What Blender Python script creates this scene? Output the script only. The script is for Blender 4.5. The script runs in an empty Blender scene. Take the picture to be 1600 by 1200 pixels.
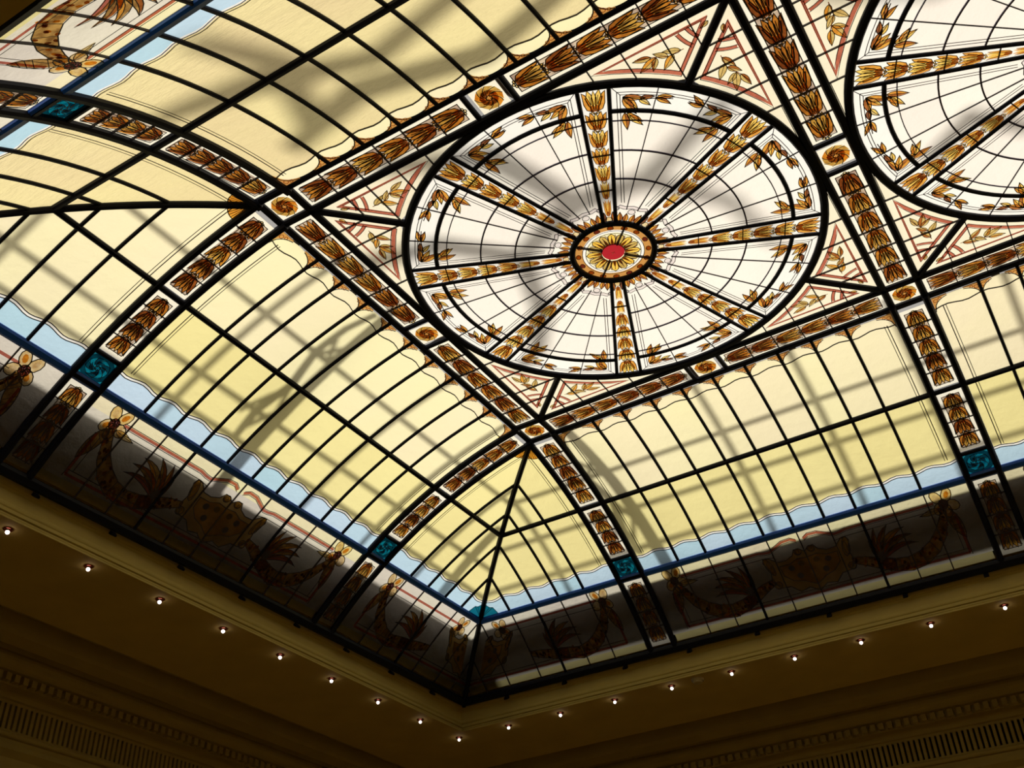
import bpy, math, random
from math import sin, cos, pi, sqrt, radians, atan2, asin
from mathutils import Vector, Matrix
random.seed(7)
SC = bpy.context.scene
COL = SC.collection
U = 2.0                      # one plan unit (half a ceiling cell) in metres
H0 = 8.03                    # height of the flat glass above the floor

def W(x, y, z):
    return Vector((U * x, U * y, H0 + U * z))

# ------------------------------------------------------------------ camera
RT = Vector((0.84860464, 0.52799155, -0.03309204))
DN = Vector((-0.33628974, 0.49009272, -0.804188))
FW = Vector((-0.4083863, 0.69356619, 0.5934531))
cam_d = bpy.data.cameras.new('camera')
cam = bpy.data.objects.new('camera', cam_d)
COL.objects.link(cam)
cam_d.sensor_width = 36.0
cam_d.lens = 1664.67 / 1600.0 * 36.0
cam_d.clip_start = 0.05
cp = W(1.3322314, -3.18154193, -3.21427106)
cam.matrix_world = Matrix(((RT.x, -DN.x, -FW.x, cp.x), (RT.y, -DN.y, -FW.y, cp.y), (RT.z, -DN.z, -FW.z, cp.z), (0, 0, 0, 1)))
SC.camera = cam

# ------------------------------------------------------------------ daylight
world = bpy.data.worlds.new('sky')
SC.world = world
world.use_nodes = True
bg = world.node_tree.nodes['Background']
bg.inputs[0].default_value = (1.0, 0.94, 0.85, 1)
bg.inputs[1].default_value = 0.41
SUN = Vector((-0.12, -0.14, 1.0)).normalized()          # towards the sun
sun_d = bpy.data.lights.new('sun', 'SUN')
sun_d.energy = 2.45
sun_d.angle = radians(8.0)
sun_d.color = (1.0, 0.97, 0.9)
sun = bpy.data.objects.new('sun', sun_d)
COL.objects.link(sun)
sun.rotation_euler = SUN.to_track_quat('Z', 'Y').to_euler()
sun.location = (0, 0, 20)
vs = SC.view_settings
vs.view_transform = 'Standard'
vs.look = 'None'
vs.exposure = 0.0
vs.gamma = 1.0
vs.use_curve_mapping = False
SC.cycles.max_bounces = 8
SC.cycles.transparent_max_bounces = 24

# ------------------------------------------------------------------ materials
def nt(name):
    m = bpy.data.materials.new(name)
    m.use_nodes = True
    t = m.node_tree
    t.nodes.clear()
    return m, t, t.nodes.new('ShaderNodeOutputMaterial')

def glass(name, c1, c2, bump=0.25, scale=9.0, noisy=0.0, stretch=(1, 1, 1)):
    """back-lit cathedral glass: diffuse transmission, a tint that differs from pane to pane, rippled surface"""
    m, t, out = nt(name)
    N = t.nodes.new
    L = t.links.new
    geo = N('ShaderNodeNewGeometry')
    mp = N('ShaderNodeMapping')
    mp.inputs['Scale'].default_value = stretch
    L(geo.outputs['Position'], mp.inputs['Vector'])
    oi = N('ShaderNodeObjectInfo')
    mix = N('ShaderNodeMix')
    mix.data_type = 'RGBA'
    mix.inputs[6].default_value = (*c1, 1)
    mix.inputs[7].default_value = (*c2, 1)
    fac = oi.outputs['Random']
    if noisy:
        n2 = N('ShaderNodeTexNoise')
        n2.inputs['Scale'].default_value = 1.6
        n2.inputs['Detail'].default_value = 3
        L(mp.outputs[0], n2.inputs['Vector'])
        ad = N('ShaderNodeMath')
        ad.operation = 'MULTIPLY_ADD'
        ad.use_clamp = True
        L(n2.outputs[0], ad.inputs[0])
        ad.inputs[1].default_value = noisy
        mm = N('ShaderNodeMath')
        mm.operation = 'MULTIPLY_ADD'
        L(oi.outputs['Random'], mm.inputs[0])
        mm.inputs[1].default_value = 0.7
        mm.inputs[2].default_value = -0.35 * noisy
        L(mm.outputs[0], ad.inputs[2])
        fac = ad.outputs[0]
    L(fac, mix.inputs[0])
    no = N('ShaderNodeTexNoise')
    no.inputs['Scale'].default_value = scale
    no.inputs['Detail'].default_value = 4
    no.inputs['Roughness'].default_value = 0.6
    L(mp.outputs[0], no.inputs['Vector'])
    bp = N('ShaderNodeBump')
    bp.inputs['Strength'].default_value = bump
    bp.inputs['Distance'].default_value = 0.05
    L(no.outputs[0], bp.inputs['Height'])
    tr = N('ShaderNodeBsdfTranslucent')
    L(mix.outputs[2], tr.inputs['Color'])
    L(bp.outputs[0], tr.inputs['Normal'])
    gl = N('ShaderNodeBsdfGlossy')
    gl.inputs['Roughness'].default_value = 0.12
    gl.inputs['Color'].default_value = (0.9, 0.9, 0.9, 1)
    mx = N('ShaderNodeMixShader')
    mx.inputs[0].default_value = 0.04
    L(tr.outputs[0], mx.inputs[1])
    L(gl.outputs[0], mx.inputs[2])
    L(mx.outputs[0], out.inputs[0])
    return m

def stain(name, c1, c2=None, scale=25.0, body=0.10):
    """fired enamel paint on the glass: a coloured filter with a little body colour"""
    m, t, out = nt(name)
    N = t.nodes.new
    L = t.links.new
    tr = N('ShaderNodeBsdfTransparent')
    df = N('ShaderNodeBsdfDiffuse')
    if c2 is None:
        c2 = tuple(0.6 * c for c in c1)
    geo = N('ShaderNodeNewGeometry')
    no = N('ShaderNodeTexNoise')
    no.inputs['Scale'].default_value = scale
    no.inputs['Detail'].default_value = 3
    L(geo.outputs['Position'], no.inputs['Vector'])
    rp = N('ShaderNodeValToRGB')
    rp.color_ramp.elements[0].position = 0.35
    rp.color_ramp.elements[1].position = 0.65
    rp.color_ramp.elements[0].color = (*c1, 1)
    rp.color_ramp.elements[1].color = (*c2, 1)
    L(no.outputs[0], rp.inputs[0])
    L(rp.outputs[0], tr.inputs[0])
    L(rp.outputs[0], df.inputs[0])
    mx = N('ShaderNodeMixShader')
    mx.inputs[0].default_value = body
    L(tr.outputs[0], mx.inputs[1])
    L(df.outputs[0], mx.inputs[2])
    L(mx.outputs[0], out.inputs[0])
    return m

def solid(name, c, rough=0.5, metal=0.0, noise=0.0, scale=6.0, spec=0.5):
    m, t, out = nt(name)
    N = t.nodes.new
    L = t.links.new
    b = N('ShaderNodeBsdfPrincipled')
    b.inputs['Base Color'].default_value = (*c, 1)
    b.inputs['Roughness'].default_value = rough
    b.inputs['Metallic'].default_value = metal
    b.inputs['Specular IOR Level'].default_value = spec
    if noise:
        geo = N('ShaderNodeNewGeometry')
        no = N('ShaderNodeTexNoise')
        no.inputs['Scale'].default_value = scale
        no.inputs['Detail'].default_value = 5
        L(geo.outputs['Position'], no.inputs['Vector'])
        mix = N('ShaderNodeMix')
        mix.data_type = 'RGBA'
        mix.inputs[6].default_value = (*[x * (1 - noise) for x in c], 1)
        mix.inputs[7].default_value = (*[min(1, x * (1 + noise)) for x in c], 1)
        L(no.outputs[0], mix.inputs[0])
        L(mix.outputs[2], b.inputs['Base Color'])
    L(b.outputs[0], out.inputs[0])
    return m

def emit(name, c, s):
    m, t, out = nt(name)
    e = t.nodes.new('ShaderNodeEmission')
    e.inputs[0].default_value = (*c, 1)
    e.inputs[1].default_value = s
    t.links.new(e.outputs[0], out.inputs[0])
    return m

M = {}
M['white'] = glass('opal_white_glass', (0.98, 0.95, 0.88), (0.96, 0.91, 0.84), 0.35, 6, 0.5)
M['pearl'] = glass('pearl_glass', (1.0, 0.95, 0.84), (0.96, 0.87, 0.78), 0.5, 5, 1.0)
M['cream'] = glass('cream_glass', (0.96, 0.86, 0.40), (0.90, 0.78, 0.34), 0.25, 7, 0.5)
M['straw'] = glass('straw_glass', (0.99, 0.91, 0.52), (0.96, 0.84, 0.58), 0.25, 7, 0.6)
M['tan'] = glass('rippled_tan_glass', (0.93, 0.80, 0.40), (0.85, 0.69, 0.38), 1.0, 7, 0.8, (0.6, 2.2, 1))
M['border'] = glass('border_glass', (0.98, 0.93, 0.78), (0.95, 0.88, 0.70), 0.2, 8)
M['spandrel'] = glass('spandrel_cream_glass', (0.96, 0.88, 0.66), (0.92, 0.82, 0.60), 0.5, 6, 0.5)
M['blue'] = glass('pale_blue_glass', (0.60, 0.76, 0.92), (0.50, 0.74, 0.86), 0.3, 6)
M['mauve'] = glass('frieze_grey_glass', (0.90, 0.84, 0.66), (0.78, 0.70, 0.62), 0.4, 5, 1.0)
M['teal'] = glass('teal_glass', (0.01, 0.22, 0.27), (0.01, 0.18, 0.25), 0.4, 9)
M['amber'] = glass('amber_glass', (0.66, 0.33, 0.08), (0.56, 0.26, 0.07), 0.3, 12)
M['ruby'] = glass('ruby_glass', (0.45, 0.02, 0.03), (0.4, 0.02, 0.02), 0.2, 12)
M['f_field'] = stain('stain_grey_field', (0.78, 0.66, 0.58), (0.42, 0.31, 0.28), 9)
M['f_yellow'] = stain('stain_yellow', (1.0, 0.74, 0.20), (0.95, 0.60, 0.12))
M['f_amber'] = stain('stain_amber', (0.90, 0.46, 0.08), (0.72, 0.30, 0.05))
M['f_brown'] = stain('stain_brown', (0.52, 0.19, 0.05), (0.34, 0.11, 0.03))
M['f_dark'] = stain('stain_dark_brown', (0.30, 0.11, 0.05), (0.18, 0.07, 0.04))
M['f_red'] = stain('stain_red', (0.62, 0.20, 0.15), (0.50, 0.15, 0.12))
M['f_olive'] = stain('stain_olive', (0.80, 0.62, 0.28), (0.60, 0.42, 0.16))
M['f_garland'] = stain('stain_garland', (0.70, 0.44, 0.15), (0.26, 0.13, 0.04), 16)
M['f_cartouche'] = stain('stain_cartouche', (0.80, 0.58, 0.26), (0.58, 0.38, 0.14), 5)
M['f_petal'] = stain('stain_petal_cream', (0.98, 0.82, 0.50), (0.75, 0.52, 0.22), 20)
M['f_purple'] = stain('stain_purple', (0.32, 0.10, 0.16), (0.22, 0.07, 0.10))
M['f_pale'] = stain('stain_pale_lilac', (0.97, 0.93, 0.95), (0.90, 0.86, 0.92))
M['f_aqua'] = stain('stain_aqua', (0.20, 0.9, 0.95), (0.1, 0.6, 0.7))
M['g_aqua'] = glass('aqua_petal_glass', (0.02, 0.34, 0.38), (0.01, 0.24, 0.29), 0.5, 14)
M['f_deepteal'] = stain('stain_deep_teal', (0.10, 0.22, 0.25), (0.05, 0.14, 0.18), 20)
M['f_seal'] = stain('stain_umber', (0.26, 0.14, 0.06), (0.14, 0.07, 0.03), 25)
M['lead'] = solid('lead_came', (0.030, 0.022, 0.028), 0.6)
M['violet'] = solid('violet_painted_line', (0.06, 0.05, 0.11), 0.6)
M['steel'] = solid('navy_black_steel', (0.004, 0.005, 0.014), 0.5, 0.0, 0.3, 6, 0.2)
M['bluesteel'] = solid('blue_painted_steel', (0.008, 0.10, 0.55), 0.4, 0.0, 0.2)
M['bronze'] = solid('bronze_strip', (0.30, 0.20, 0.07), 0.35, 0.6)
M['plaster'] = solid('ochre_plaster', (0.46, 0.36, 0.11), 0.75, 0, 0.12, 3)
M['plasterd'] = solid('brown_plaster', (0.66, 0.50, 0.15), 0.8, 0, 0.15, 2.5)
M['dark'] = solid('slot_black', (0.012, 0.007, 0.005), 0.9)
M['floor'] = solid('dark_carpet', (0.27, 0.19, 0.08), 0.95, 0, 0.3, 4)
M['roof'] = solid('attic_boards', (0.18, 0.15, 0.12), 0.9)
M['copper'] = solid('polished_copper', (0.45, 0.10, 0.06), 0.10, 1.0)
M['bulb'] = emit('bulb_glow', (1.0, 0.80, 0.74), 5.0)
M['plastic'] = solid('ivory_plastic', (0.55, 0.46, 0.26), 0.5)

# ------------------------------------------------------------------ surfaces
RC, TH0 = 2.45, radians(9.4)
S0, C0 = sin(TH0), cos(TH0)
def zc(d):
    s = S0 + d / RC
    return -RC * (C0 - sqrt(max(0, 1 - s * s)))

def flat(x, y, off=0.0):
    return W(x, y, -off)

def cove(side):
    def f(s, d, off=0.0):
        th = asin(S0 + d / RC)
        dd, z = d - sin(th) * off, zc(d) - cos(th) * off
        if side == 'end':
            return W(-1 - dd, s, z)
        if side == 'right':
            return W(s, 1 + dd, z)
        return W(s, -1 - dd, z)
    return f

class MB:
    """collects faces for ONE mesh object"""
    def __init__(self, surf):
        self.S = surf
        self.v, self.f, self.m, self.mats = [], [], [], []
    def mat(self, k):
        if k not in self.mats:
            self.mats.append(k)
        return self.mats.index(k)
    def grid(self, s0, s1, lo, hi, mat, ns=1, nd=1, off=0.0, F=None):
        b, k = len(self.v), self.mat(mat)
        lo_ = lo if callable(lo) else (lambda s: lo)
        hi_ = hi if callable(hi) else (lambda s: hi)
        for i in range(ns + 1):
            s = s0 + (s1 - s0) * i / ns
            a, c = lo_(s), hi_(s)
            for j in range(nd + 1):
                p = (s, a + (c - a) * j / nd)
                if F:
                    p = F(*p)
                self.v.append(self.S(p[0], p[1], off))
        for i in range(ns):
            for j in range(nd):
                q = b + i * (nd + 1) + j
                self.f.append((q, q + nd + 1, q + nd + 2, q + 1))
                self.m.append(k)
        return self
    def poly(self, pts, mat, off=0.004, F=None):
        b, k = len(self.v), self.mat(mat)
        for p in pts:
            if F:
                p = F(*p)
            self.v.append(self.S(p[0], p[1], off))
        self.f.append(tuple(range(b, b + len(pts))))
        self.m.append(k)
        return self
    def sweep(self, path, prof, mat, F=None, closed=False):
        """prof: list of (half-width offset, depth) pairs, open profile; path on the surface"""
        k = self.mat(mat)
        if F:
            path = [F(*p) for p in path]
        n = len(path)
        b = len(self.v)
        P = [self.S(p[0], p[1], 0) for p in path]
        Nn = [(self.S(p[0], p[1], 0.01) - q).normalized() for p, q in zip(path, P)]
        for i in range(n):
            if closed:
                t0 = (P[i] - P[i - 1]).normalized()
                t1 = (P[(i + 1) % n] - P[i]).normalized()
            else:
                t0 = (P[i] - P[max(0, i - 1)]).normalized() if i > 0 else (P[1] - P[0]).normalized()
                t1 = (P[min(n - 1, i + 1)] - P[i]).normalized() if i < n - 1 else t0
            t = (t0 + t1)
            if t.length < 1e-6:
                t = t1
            t.normalize()
            sd = t.cross(Nn[i]).normalized()
            mit = 1.0 / max(0.5, sqrt(max(0.0, (1 + t0.dot(t1)) / 2)))
            for w, o in prof:
                self.v.append(P[i] + sd * (w * U * mit) + Nn[i] * (o * U))
        c = len(prof)
        for i in range(n if closed else n - 1):
            a, e = b + i * c, b + ((i + 1) % n) * c
            for j in range(c - 1):
                self.f.append((a + j, e + j, e + j + 1, a + j + 1))
                self.m.append(k)
        if not closed and c > 3:
            self.f.append(tuple(b + j for j in range(c)))
            self.f.append(tuple(b + (n - 1) * c + j for j in reversed(range(c))))
            self.m += [k, k]
        return self
    def bar(self, path, w, dep, mat='steel', o0=-0.004, F=None, closed=False):
        h = w / 2
        pr = [(-h, o0), (-h, dep * 0.55), (-h * 0.55, dep), (h * 0.55, dep), (h, dep * 0.55), (h, o0), (-h, o0)] if w > 0.012 else \
             [(-h, o0), (-h, dep), (h, dep), (h, o0), (-h, o0)]
        if not closed:
            pr = pr[:-1]
            self.sweep(path, pr, mat, F, closed)
            return self
        return self.sweep(path, pr, mat, F, closed)
    def line(self, path, w, mat='lead', off=0.008, F=None, closed=False):
        return self.sweep(path, [(-w / 2, off), (w / 2, off)], mat, F, closed)
    def build(self, name, parent=None, org=None, smooth=False):
        me = bpy.data.meshes.new(name)
        o0 = org if org is not None else (ORG.get(parent.name, Vector((0, 0, 0))) if parent else Vector((0, 0, 0)))
        me.from_pydata([tuple(p - o0) for p in self.v], [], self.f)
        for k in self.mats:
            me.materials.append(M[k])
        me.polygons.foreach_set('material_index', self.m)
        if smooth:
            me.polygons.foreach_set('use_smooth', [True] * len(self.f))
        me.update()
        o = bpy.data.objects.new(name, me)
        COL.objects.link(o)
        if parent:
            o.parent = parent
            ORG[o.name] = o0
        return o

ORG = {}
def thing(name, label, cat, at, group=None):
    o = bpy.data.objects.new(name, None)
    o.empty_display_size = 0.2
    COL.objects.link(o)
    o.location = at
    ORG[o.name] = Vector(at)
    o['label'] = label
    o['category'] = cat
    if group:
        o['group'] = group
    return o

def tag(o, label, cat, group=None):
    o['label'] = label
    o['category'] = cat
    if group:
        o['group'] = group
    return o

def structure(o, label):
    o['kind'] = 'structure'
    o['label'] = label
    n = o.name.split('_')[0]
    o['category'] = {'trim': 'moulding'}.get(n, n)
    return o

def box(mb, x0, x1, y0, y1, z0, z1, mat):
    b, k = len(mb.v), mb.mat(mat)
    for z in (z0, z1):
        for x, y in ((x0, y0), (x1, y0), (x1, y1), (x0, y1)):
            mb.v.append(W(x, y, z))
    for f in ((0, 3, 2, 1), (4, 5, 6, 7), (0, 1, 5, 4), (1, 2, 6, 5), (2, 3, 7, 6), (3, 0, 4, 7)):
        mb.f.append(tuple(b + i for i in f))
        mb.m.append(k)
    return mb

SIDES = ('end', 'right', 'left')
# sides of the vault: 'end' = coved end (lower left of the photo), 'right' = lower right, 'left' = upper left
XR = 2.92                                            # where the built room stops to the right
RAILD = 1.41

# ------------------------------------------------------------------ room shell
ZF = -H0 / U
o = box(MB(flat), -3.75, XR, -3.75, 3.75, ZF - 0.05, ZF, 'floor').build('floor')
structure(o, 'dark carpeted floor of the hall below the skylight')

def run_profile(side, prof, mat, name, s_max=None):
    """extrudes a (d,z) profile along one side with mitred corners"""
    mb = MB(flat)
    k = mb.mat(mat)
    n = len(prof)
    for d, z in prof:
        if side == 'end':
            a, b = W(-1 - d, -1 - d, z), W(-1 - d, 1 + d, z)
        elif side == 'right':
            a, b = W(-1 - d, 1 + d, z), W(XR, 1 + d, z)
        else:
            a, b = W(-1 - d, -1 - d, z), W(XR, -1 - d, z)
        mb.v += [a, b]
    for i in range(n - 1):
        mb.f.append((2 * i, 2 * i + 2, 2 * i + 3, 2 * i + 1))
        mb.m.append(k)
    return mb.build(name)

def arc_pts(c, r, a0, a1, n):
    return [(c[0] + r * cos(radians(a0 + (a1 - a0) * i / n)), c[1] + r * sin(radians(a0 + (a1 - a0) * i / n))) for i in range(n + 1)]

# curb that carries the glass, moulded, down to the soffit
ZS = -0.947
curb = [(1.40, -0.735), (1.46, -0.735), (1.46, -0.775)] + arc_pts((1.475, -0.790), 0.022, 150, 270, 6) + \
       [(1.485, -0.822), (1.487, -0.868)] + arc_pts((1.492, -0.886), 0.012, 140, 240, 4) + [(1.478, -0.900), (1.474, -0.918)] + \
       arc_pts((1.487, -0.928), 0.008, 120, 240, 3) + [(1.472, -0.938), (1.472, ZS)]
soff = [(1.472, ZS), (2.20, ZS)]
crown = [(2.20, ZS), (2.205, ZS + 0.060), (2.330, ZS + 0.055), (2.335, -0.972), (2.342, -0.992), (2.425, -1.010), (2.430, -0.996), (2.436, -0.955), (2.525, -0.965)] + \
        arc_pts((2.575, -1.02), 0.05, 140, 235, 5) + [(2.56, -1.070), (2.595, -1.080), (2.60, -1.128), (2.655, -1.130)] + arc_pts((2.655, -1.160), 0.030, 90, 0, 4)[1:] + [(2.700, -1.165)]
wall_p = [(2.700, -1.165), (2.700, -1.180)]
wall_l = [(2.700, -1.306), (2.700, -1.318), (2.686, -1.320)] + arc_pts((2.69, -1.334), 0.014, 130, 250, 4) + \
         [(2.700, -1.350), (2.700, -1.378), (2.675, -1.382), (2.665, -1.41), (2.70, -1.44), (2.70, ZF)]
NM = {'end': ('end', 'below the coved end bay'), 'right': ('right', 'along the right hand long side'), 'left': ('left', 'along the near long side above the viewer')}
n_t = 1
for sd in SIDES:
    structure(run_profile(sd, curb, 'plaster', f'trim_{n_t}'), f'ochre moulded curb carrying the glass {NM[sd][1]}'); n_t += 1
    structure(run_profile(sd, soff, 'plasterd', 'ceiling' if sd == 'end' else f'ceiling_{n_t}'), f'flat brown plaster soffit with small lamps {NM[sd][1]}' if sd != 'left' else f'flat brown plaster soffit {NM[sd][1]}')
    structure(run_profile(sd, crown, 'plaster', f'trim_{n_t}'), f'stepped ochre cornice moulding {NM[sd][1]}'); n_t += 1
    structure(run_profile(sd, wall_p, 'plaster', f'trim_{n_t}'), f'narrow fillet over the vent slots {NM[sd][1]}'); n_t += 1
    structure(run_profile(sd, wall_l, 'plaster', f'wall_{NM[sd][0]}'), f'ochre plaster wall with string mouldings {NM[sd][1]}')

# right-hand closing wall of the built part
o = box(MB(flat), XR, XR + 0.1, -3.8, 3.8, ZF, 0.8, 'plasterd').build('wall_near')
structure(o, 'plain plaster wall closing the hall to the right')
# unseen attic: outer walls; roof slab added and shaped to shade the frieze
OPEN = {'end': 1.175, 'right': 1.100, 'left': 1.62}
mb = MB(flat)
ZR = -0.40
box(mb, -3.85, -1 - OPEN['end'], -3.85, 3.85, ZR, ZR + 0.05, 'roof')
box(mb, -1 - OPEN['end'], XR + .1, 1 + OPEN['right'], 1 + 1.326, ZR, ZR + 0.05, 'roof')
box(mb, -1 - OPEN['end'], XR + .1, 1 + 1.343, 3.85, ZR, ZR + 0.05, 'roof')  # narrow slit added between these two slabs so sun lights the sill strip
box(mb, -1 - OPEN['end'], XR + .1, -3.85, -1 - OPEN['left'], ZR, ZR + 0.05, 'roof')
structure(mb.build('ceiling_shade_slab'), 'unseen dark attic slab added behind the glass to shade the frieze')
mb = MB(flat)
box(mb, -3.85, -3.75, -3.85, 3.85, ZF, ZR, 'roof')
box(mb, -3.85, XR + .1, 3.75, 3.85, ZF, ZR, 'roof')
box(mb, -3.85, XR + .1, -3.85, -3.75, ZF, ZR, 'roof')
structure(mb.build('wall_attic'), 'dark outer attic wall behind the plaster')

# ------------------------------------------------------------------ vents and dentils
def side_pt(side, s, d, z):
    return W(-1 - d, s, z) if side == 'end' else W(s, 1 + d, z)

def slat_mesh(side, w, d0, d1, z0, z1, mat, name):
    me = bpy.data.meshes.new(name)
    base = side_pt(side, 0, 0, 0)
    vv = []
    for z in (z0, z1):
        for s, d in ((-w / 2, d0), (w / 2, d0), (w / 2, d1), (-w / 2, d1)):
            vv.append(tuple(side_pt(side, s, d, z) - base))
    me.from_pydata(vv, [], [(0, 3, 2, 1), (4, 5, 6, 7), (0, 1, 5, 4), (1, 2, 6, 5), (2, 3, 7, 6), (3, 0, 4, 7)])
    me.materials.append(M[mat])
    return me

for sd in ('end', 'right'):
    s0, s1 = (-2.2, 3.6) if sd == 'end' else (-3.6, XR - .05)
    base = side_pt(sd, 0, 0, 0)
    g = thing('vent_grille', 'long slotted air vent in the ochre wall at the bottom ' + ('left' if sd == 'end' else 'right') + ' of the photo', 'vent', base)
    # back box behind the slots
    mb = MB(flat)
    k = mb.mat('dark')
    q = [side_pt(sd, s0 - 1.5, 2.735, -1.175), side_pt(sd, s1 + .1, 2.735, -1.175), side_pt(sd, s1 + .1, 2.735, -1.31), side_pt(sd, s0 - 1.5, 2.735, -1.31)]
    mb.v += q
    mb.f.append((0, 1, 2, 3)); mb.m.append(k)
    mb.build('back_plate', g)
    pitch = 0.0322
    me = slat_mesh(sd, 0.0185, 2.698, 2.725, -1.310, -1.176, 'plaster', 'slat')
    n = int((s1 - s0) / pitch)
    for i in range(n):
        ob = bpy.data.objects.new('slat', me)
        COL.objects.link(ob)
        ob.parent = g
        ss = s0 + i * pitch
        ob.location = side_pt(sd, ss, 0, 0) - base

# dentil course under the cornice (parts of the cornice trims)
for sd, par in (('end', bpy.data.objects['trim_2']), ('right', bpy.data.objects['trim_5'])):
    s0, s1 = (-1.6, 3.5) if sd == 'end' else (-3.5, 2.4)
    me = slat_mesh(sd, 0.030, 2.560, 2.61, -1.122, -1.084, 'plaster', 'dentil')
    for i in range(int((s1 - s0) / 0.052)):
        ob = bpy.data.objects.new('dentil', me)
        COL.objects.link(ob)
        ob.parent = par
        ob.location = side_pt(sd, s0 + i * 0.052, 0, 0) - side_pt(sd, 0, 0, 0) + side_pt(sd, 0, 0, 0)

# ------------------------------------------------------------------ steel frame of the skylight
BH = 0.077          # half distance between the two bars of a band
BW = 0.032          # bar width
EAVE = 1.058
PUR = 0.608
MUNT = [-0.69, -0.519, -0.346, -0.173, 0.0, 0.173, 0.346, 0.519, 0.69]
FR = thing('ceiling_frame', 'dark steel skeleton of ribs, purlins and rails holding the stained glass vault', 'frame', W(1, 0, -0.3))
FR['kind'] = 'structure'

def seg(a, b, n):
    return [(a[0] + (b[0] - a[0]) * i / n, a[1] + (b[1] - a[1]) * i / n) for i in range(n + 1)]

for y in (-1, 1):
    for q in (-BH, BH):
        MB(flat).bar([(-1 - BH, y + q), (XR, y + q)], BW, 0.018).build('grid_bar', FR)
for x in (-1, 1):
    for q in (-BH, BH):
        MB(flat).bar([(x + q, -1 - BH), (x + q, 1 + BH)], BW, 0.018).build('grid_bar', FR)
# little cross bars beside the rosettes
for cx in (0, 2):
    for y in (-1, 1):
        for q in (-0.085, 0.085):
            MB(flat).bar([(cx + q, y - BH), (cx + q, y + BH)], 0.020, 0.014).build('cross_bar', FR)
for x in (-1, 1):
    for q in (-0.085, 0.085):
        MB(flat).bar([(x - BH, q), (x + BH, q)], 0.020, 0.014).build('cross_bar', FR)
for sd in SIDES:
    C = cove(sd)
    ribs = (-1, 1)
    for r in ribs:
        for q in (-BH, BH):
            MB(C).bar(seg((r + q, 0.06), (r + q, RAILD), 16), BW, 0.022).build('rib_bar', FR)
        MB(C).bar([(r - BH, 0.945), (r + BH, 0.945)], 0.020, 0.014).build('cross_bar', FR)
        MB(C).bar([(r - BH, EAVE), (r + BH, EAVE)], 0.028, 0.018).build('cross_bar', FR)
    a, b = ((-1 - PUR, 1 + PUR) if sd == 'end' else (-1 - PUR, XR))
    MB(C).bar([(a, PUR), (b, PUR)], 0.026, 0.018).build('purlin', FR)
    a, b = ((-1 - EAVE, 1 + EAVE) if sd == 'end' else (-1 - EAVE, XR))
    MB(C).bar([(a, EAVE), (b, EAVE)], 0.040, 0.016, 'bluesteel').build('eaves_beam', FR)
    a, b = ((-1 - RAILD, 1 + RAILD) if sd == 'end' else (-1 - RAILD, XR))
    MB(C).bar([(a, RAILD + 0.012), (b, RAILD + 0.012)], 0.05, 0.02).build('bottom_rail', FR)
    for i in range(14):           # small fixing cleats under the rail
        ss = a + 0.3 + i * 0.42
        if ss < b - 0.1:
            MB(C).bar([(ss - 0.012, RAILD + 0.036), (ss + 0.012, RAILD + 0.036)], 0.016, 0.03).build('cleat', FR)
for sy in (-1, 1):                # hips in the two corners
    def hip(s, t, off=0.0, sy=sy):
        return W(-1 - t + s * 0, sy * (1 + t), zc(t) - off)
    def hipS(s, t, off=0.0, sy=sy):
        return W(-1 - t, sy * (1 + t), zc(t)) + Vector((0.7071 * s * U, sy * 0.7071 * s * U, 0)) * 0 + Vector((-sy * 0.7071 * s * U, 0.7071 * -s * U * 1.0, 0)) * 1.0 + Vector((0, 0, -off * U))
    mb = MB(hipS)
    mb.bar([(0, 0.07 + (RAILD - 0.05) * i / 18) for i in range(19)], 0.030, 0.022)
    mb.build('hip_bar', FR)

# ------------------------------------------------------------------ ornaments
def ell(cx, cy, rx, ry, n=10, a=0.0):
    return [(cx + rx * cos(2 * pi * i / n) * cos(a) - ry * sin(2 * pi * i / n) * sin(a),
             cy + rx * cos(2 * pi * i / n) * sin(a) + ry * sin(2 * pi * i / n) * cos(a)) for i in range(n)]

def mirror(p):
    return [(-x, y) for x, y in reversed(p)]

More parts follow.
